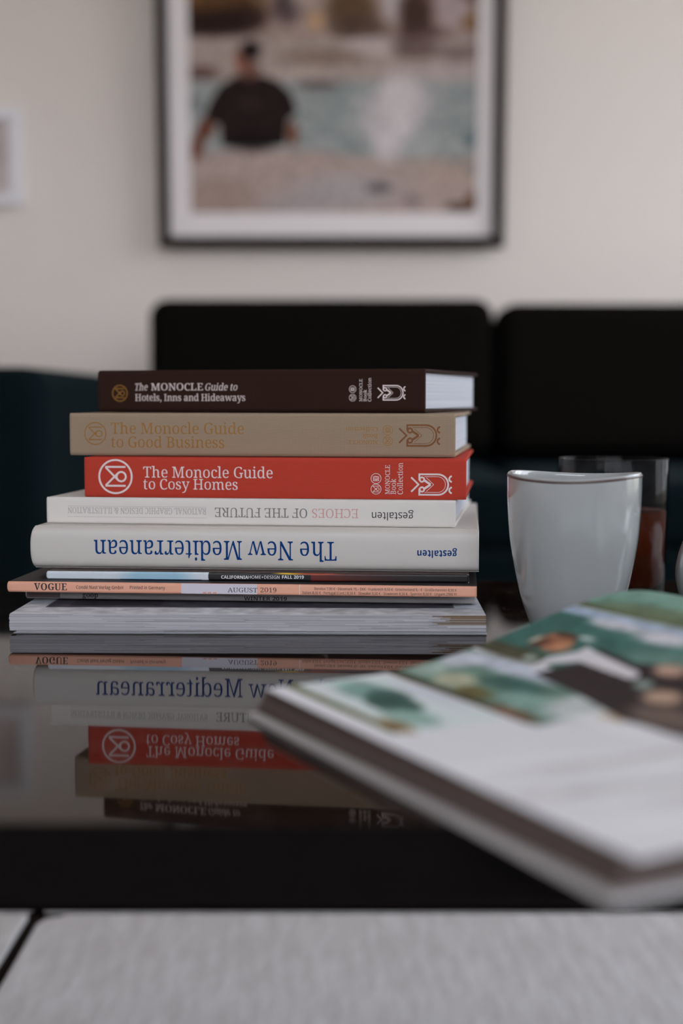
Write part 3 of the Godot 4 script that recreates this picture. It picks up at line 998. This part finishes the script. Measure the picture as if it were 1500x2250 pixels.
	hardcover("tan", "beige linen hardcover with gold stamped lettering on its spine", Vector3(-0.0570, 0.5077, -0.9810), -0.1410, 0.2704, 0.0295, 0.2, weave("beige_linen", col(171, 150, 127), 0.22, 0.0005), white, {"edge": 0.0012})
	hardcover("brown", "dark brown cloth hardcover on top of the stack with pale lettering", Vector3(-0.0609, 0.5377, -1.0165), -0.2761, 0.2458, 0.0303, 0.2, weave("brown_cloth", col(49, 28, 20), 0.15, 0.0005), white, {"edge": 0.0025})
	var gold := mat("gold_foil", col(146, 102, 42), 0.4)
	gold.metallic = 0.5
	var bronze := mat("bronze_foil", col(112, 68, 30), 0.4)
	bronze.metallic = 0.5
	letter_spines({"pale": mat("pale_ink", col(228, 210, 208), 0.6), "gold": gold, "bronze": bronze, "grey": mat("grey_ink", col(172, 166, 164), 0.6), "dark": mat("taupe_ink", col(118, 110, 106), 0.6), "pink": mat("pink_ink", col(206, 156, 150), 0.6), "ink": mat("black_ink", col(38, 30, 30), 0.55), "blue": mat("blue_ink", col(0, 58, 118), 0.6, 0.2), "white": mat("white_ink", col(236, 234, 236), 0.5)})

func build_crockery() -> void:
	var glaze := mat("pale_glaze", col(165, 168, 168), 0.12, 0.5)
	glaze.clearcoat_enabled = true
	glaze.clearcoat = 0.6
	glaze.clearcoat_roughness = 0.08
	var brown := mat("bare_rim", col(88, 70, 68), 0.4)
	var wave := func(a: float, y: float) -> float:
		return y + 0.0015 * cos(2.0 * (a - deg_to_rad(20.0))) * pow(clampf(y / 0.1, 0.0, 1.1), 4.0)
	var c := thing("cup", "tall pale grey glazed cup without a handle beside the stack of books", "cup", Vector3(0.1455, 0.4, -0.888), 0.0, "pale glazed crockery")
	var outer := [Vector2(0.0, 0.0012), Vector2(0.019, 0.001), Vector2(0.0215, 0.0), Vector2(0.0232, 0.0), Vector2(0.0243, 0.0008), Vector2(0.0266, 0.006), Vector2(0.0328, 0.0238), Vector2(0.0371, 0.0438), Vector2(0.0398, 0.0605), Vector2(0.0414, 0.0830), Vector2(0.0416, 0.0985)]
	var lip := [Vector2(0.0414, 0.0996), Vector2(0.0408, 0.1003), Vector2(0.0398, 0.1004), Vector2(0.0391, 0.0998)]
	var inner := [Vector2(0.0389, 0.0985), Vector2(0.0386, 0.083), Vector2(0.037, 0.0605), Vector2(0.0342, 0.0438), Vector2(0.0297, 0.0238), Vector2(0.0225, 0.008), Vector2(0.0, 0.006)]
	obj("body", lathe(curve_points(outer, 5) + curve_points(lip, 3) + curve_points(inner, 5), 128, wave), glaze, c)
	obj("rim", lathe([Vector2(0.0418, 0.0978), Vector2(0.04182, 0.0985), Vector2(0.0416, 0.0992), Vector2(0.0411, 0.0997), Vector2(0.0406, 0.0994), Vector2(0.0406, 0.0984), Vector2(0.0418, 0.0978)], 128, wave), brown, c)
	# a round bowl, cut by the edge of the picture
	var p := thing("bowl", "rounded white ceramic bowl to the right of the drinking glass", "bowl", Vector3(0.2652, 0.4, -0.92), 0.0, "pale glazed crockery")
	var bowl_out := [Vector2(0.0, 0.001), Vector2(0.024, 0.001), Vector2(0.028, 0.0), Vector2(0.034, 0.004), Vector2(0.0425, 0.015), Vector2(0.0466, 0.030), Vector2(0.0455, 0.044), Vector2(0.0412, 0.057), Vector2(0.036, 0.068)]
	var bowl_in := [Vector2(0.034, 0.069), Vector2(0.033, 0.067), Vector2(0.038, 0.056), Vector2(0.0422, 0.044), Vector2(0.0432, 0.03), Vector2(0.039, 0.016), Vector2(0.028, 0.006), Vector2(0.0, 0.005)]
	obj("body", lathe(curve_points(bowl_out, 5) + curve_points(bowl_in, 5), 96), glaze, p)
	obj("foot_ring", lathe([Vector2(0.024, 0.0012), Vector2(0.024, 0.0002), Vector2(0.0285, 0.0002), Vector2(0.029, 0.0016)], 96), brown, p)
	# smoked tumbler with an amber drink
	var gl := thing("tumbler", "smoked dark drinking glass half full of amber liquid behind the cup", "glass", Vector3(0.2007, 0.4, -1.05))
	var smoke := mat("smoked_glass", Color(0.04, 0.025, 0.028, 0.26), 0.03, 0.19)
	smoke.transparency = BaseMaterial3D.TRANSPARENCY_ALPHA
	var r := 0.0408
	obj("glass_wall", lathe([Vector2(0, 0.0), Vector2(r - 0.006, 0.0), Vector2(r - 0.0035, 0.0012), Vector2(r - 0.0025, 0.004), Vector2(r - 0.001, 0.03), Vector2(r, 0.07), Vector2(r, 0.1028), Vector2(r - 0.0004, 0.1036), Vector2(r - 0.0010, 0.1038), Vector2(r - 0.0016, 0.1034), Vector2(r - 0.0018, 0.1026), Vector2(r - 0.0018, 0.07), Vector2(r - 0.0029, 0.03), Vector2(r - 0.0046, 0.012), Vector2(r - 0.009, 0.0092), Vector2(0, 0.009)], 128), smoke, gl)
	var tea := mat("amber_drink", Color(0.52, 0.21, 0.07, 0.55), 0.03, 0.2)
	tea.transparency = BaseMaterial3D.TRANSPARENCY_ALPHA
	obj("drink", lathe([Vector2(0, 0.0092), Vector2(r - 0.0092, 0.0094), Vector2(r - 0.0048, 0.0124), Vector2(r - 0.0031, 0.03), Vector2(r - 0.0021, 0.0655), Vector2(r - 0.0026, 0.0652), Vector2(0, 0.065)], 96), tea, gl)

func page_height(v: float) -> float:
	var pts := [[-0.01, 0.0125], [0.0092, 0.0129], [0.022, 0.0134], [0.0457, 0.0139], [0.0777, 0.0155], [0.1006, 0.0190], [0.1268, 0.0247], [0.1539, 0.0329], [0.1847, 0.0412], [0.2019, 0.0449], [0.2226, 0.0462], [0.2377, 0.0441], [0.2532, 0.0407], [0.268, 0.0345], [0.281, 0.0255], [0.29, 0.017], [0.30, 0.0255], [0.315, 0.035], [0.34, 0.0405], [0.38, 0.039], [0.43, 0.031], [0.49, 0.0215], [0.55, 0.0155], [0.6, 0.0135]]
	for i in pts.size() - 1:
		if v <= pts[i + 1][0]:
			var a: Array = pts[maxi(i - 1, 0)]
			var b: Array = pts[i]
			var c: Array = pts[i + 1]
			var d: Array = pts[mini(i + 2, pts.size() - 1)]
			return cubic_interpolate_in_time(b[1], c[1], a[1], d[1], (v - b[0]) / (c[0] - b[0]), c[0] - b[0], a[0] - b[0] if a[0] != b[0] else -0.01, d[0] - b[0])
	return 0.013

func curved_slab(st: SurfaceTool, v0: float, v1: float, u0: float, u1: float, low: Callable, high: Callable, steps: int, uv := Rect2(0, 0, 1, 1)) -> void:
	for i in steps:
		var a := lerpf(v0, v1, float(i) / steps)
		var b := lerpf(v0, v1, float(i + 1) / steps)
		var ya: float = high.call(a)
		var yb: float = high.call(b)
		var la: float = low.call(a)
		var lb: float = low.call(b)
		var na := Vector3(-(high.call(a + 0.002) - high.call(a - 0.002)) / 0.004, 1, 0).normalized()
		var nb := Vector3(-(high.call(b + 0.002) - high.call(b - 0.002)) / 0.004, 1, 0).normalized()
		var p := [Vector3(a, ya, u1), Vector3(b, yb, u1), Vector3(b, yb, u0), Vector3(a, ya, u0)]
		var n := [na, nb, nb, na]
		var t := [Vector2(a, u1), Vector2(b, u1), Vector2(b, u0), Vector2(a, u0)]
		for k in [0, 2, 1, 0, 3, 2]:
			st.set_normal(n[k])
			st.set_uv((t[k] - uv.position) / uv.size)
			st.add_vertex(p[k])
		st.set_uv(Vector2(0.5, 0.99))
		quad(st, Vector3(b, lb, u1), Vector3(a, la, u1), Vector3(a, la, u0), Vector3(b, lb, u0), Vector3.DOWN)
		quad(st, Vector3(a, la, u1), Vector3(b, lb, u1), p[1], p[0], Vector3.BACK)
		quad(st, Vector3(b, lb, u0), Vector3(a, la, u0), p[3], p[2], Vector3.FORWARD)
	quad(st, Vector3(v0, low.call(v0), u0), Vector3(v0, low.call(v0), u1), Vector3(v0, high.call(v0), u1), Vector3(v0, high.call(v0), u0), Vector3.LEFT)
	quad(st, Vector3(v1, low.call(v1), u1), Vector3(v1, low.call(v1), u0), Vector3(v1, high.call(v1), u0), Vector3(v1, high.call(v1), u1), Vector3.RIGHT)

func build_open_magazine() -> void:
	var o := thing("open_magazine", "thick magazine lying open on the table, its photo page curling up", "magazine", Vector3(-0.0431, 0.4, -0.6478), 0.4592)
	var near := 0.2744
	var cover := mat("magazine_cover", col(186, 182, 181), 0.35)
	obj("back_cover", rounded(Vector3(0.0, 0.0, 0.0), Vector3(0.289, 0.0026, near), 0.0006, 2), cover, o)
	obj("front_cover", rounded(Vector3(0.291, 0.0, 0.0), Vector3(0.58, 0.0026, near), 0.0006, 2), cover, o)
	var bleed := [col(92, 78, 74), col(104, 90, 86), col(80, 68, 66), col(96, 84, 82)]
	for side in 2:
		var st := begin()
		var n := 14
		for i in n:
			st.set_color(bleed[rng.randi() % 4].srgb_to_linear())
			var lo := func(v: float) -> float: return 0.0028 + (page_height(v) - 0.0032) * i / n
			var hi := func(v: float) -> float: return 0.0028 + (page_height(v) - 0.0032) * (i + 0.94) / n
			var j := rng.randf() * 0.0006
			if side == 0:
				curved_slab(st, 0.0040 + 0.0052 * i / n + j * 0.5, 0.2895, 0.0006, near - 0.004 - j, lo, hi, 30)
			else:
				curved_slab(st, 0.2905, 0.571 - j, 0.0006, near - 0.004 - j, lo, hi, 24)
		stuff(obj("page_block", st.commit(), paper_material(), o))
	var under := func(v: float) -> float: return page_height(v) - 0.0003
	var st := begin()
	curved_slab(st, 0.009, 0.2897, 0.0, near, under, page_height, 60, Rect2(0, 0, 0.29, near))
	obj("photo_page", st.commit(), printed("open_page_print", open_page_print(), 0.5), o)
	st = begin()
	curved_slab(st, 0.2903, 0.571, 0.0, near, under, page_height, 40)
	obj("facing_page", st.commit(), mat("facing_paper", col(216, 218, 220), 0.4), o)

func build_pictures() -> void:
	var wood := mat("dark_frame_wood", col(34, 24, 21), 0.5, 0.3)
	var pic := thing("framed_picture", "large framed seaside photograph with white mat and dark wooden frame above sofa", "picture", Vector3(-0.024, 0.9155, -3.512))
	pic.rotation.x = deg_to_rad(3.5)
	var w := 0.4193
	var hgt := 1.15
	var f := 0.027
	obj("frame_rail", rounded(Vector3(-w, 0, -0.02), Vector3(w, f, 0.015), 0.003, 2), wood, pic)
	obj("frame_rail", rounded(Vector3(-w, hgt - f, -0.02), Vector3(w, hgt, 0.015), 0.003, 2), wood, pic)
	obj("frame_stile", rounded(Vector3(-w, f, -0.02), Vector3(-w + f, hgt - f, 0.015), 0.003, 2), wood, pic)
	obj("frame_stile", rounded(Vector3(w - f, f, -0.02), Vector3(w, hgt - f, 0.015), 0.003, 2), wood, pic)
	var st := begin()
	box(st, Vector3(-w + f, f, -0.018), Vector3(w - f, hgt - f, -0.008))
	obj("backing_board", st.commit(), mat("backing", col(120, 104, 86), 0.9), pic)
	# mat board: four bands round the print
	var white := mat("mat_board", col(238, 230, 230), 0.85, 0.3)
	var pl := -0.3428
	var pr := 0.3519
	var pb := 0.083
	var pt := hgt - 0.145
	st = begin()
	for q in [[-w + f, w - f, f, pb], [-w + f, w - f, pt, hgt - f], [-w + f, pl, pb, pt], [pr, w - f, pb, pt]]:
		box(st, Vector3(q[0], q[2], -0.0055), Vector3(q[1], q[3], -0.0025))
	obj("mat_board", st.commit(), white, pic)
	st = begin()
	var im := seaside_print()
	var cut := (pt - pb) / ((pr - pl) * im.get_height() / im.get_width())
	quad_uv(st, [Vector3(pl - 0.003, pb - 0.003, -0.0065), Vector3(pr + 0.003, pb - 0.003, -0.0065), Vector3(pr + 0.003, pt + 0.003, -0.0065), Vector3(pl - 0.003, pt + 0.003, -0.0065)], Vector3.BACK, Rect2(0, 1.0 - cut, 1, cut))
	obj("photo_print", st.commit(), printed("seaside_print", im, 0.5), pic)
	# small white framed picture at the edge
	var sm := thing("framed_picture", "small white framed picture on the wall left of the large one", "picture", Vector3(-0.933, 1.020, -3.532))
	var paint := mat("white_frame", col(232, 230, 234), 0.5)
	var w2 := 0.152
	var h2 := 0.234
	var f2 := 0.03
	obj("frame_rail", rounded(Vector3(-w2, 0, -0.016), Vector3(w2, f2, 0.012), 0.003, 2), paint, sm)
	obj("frame_rail", rounded(Vector3(-w2, h2 - f2, -0.016), Vector3(w2, h2, 0.012), 0.003, 2), paint, sm)
	obj("frame_stile", rounded(Vector3(-w2, f2, -0.016), Vector3(-w2 + f2, h2 - f2, 0.012), 0.003, 2), paint, sm)
	obj("frame_stile", rounded(Vector3(w2 - f2, f2, -0.016), Vector3(w2, h2 - f2, 0.012), 0.003, 2), paint, sm)
	var im2 := Image.create(128, 96, false, Image.FORMAT_RGB8)
	im2.fill(col(214, 200, 198))
	blob(im2, 60, 50, 40, 30, col(196, 178, 172), 0.8)
	blob(im2, 110, 40, 26, 30, col(206, 190, 188), 0.8)
	st = begin()
	quad_uv(st, [Vector3(-w2 + f2, f2, -0.006), Vector3(w2 - f2, f2, -0.006), Vector3(w2 - f2, h2 - f2, -0.006), Vector3(-w2 + f2, h2 - f2, -0.006)], Vector3.BACK)
	obj("photo_print", st.commit(), printed("small_print", im2, 0.5), sm)
	st = begin()
	box(st, Vector3(-w2 + f2, f2, -0.014), Vector3(w2 - f2, h2 - f2, -0.0065))
	obj("backing_board", st.commit(), mat("backing", col(120, 104, 86), 0.9), sm)
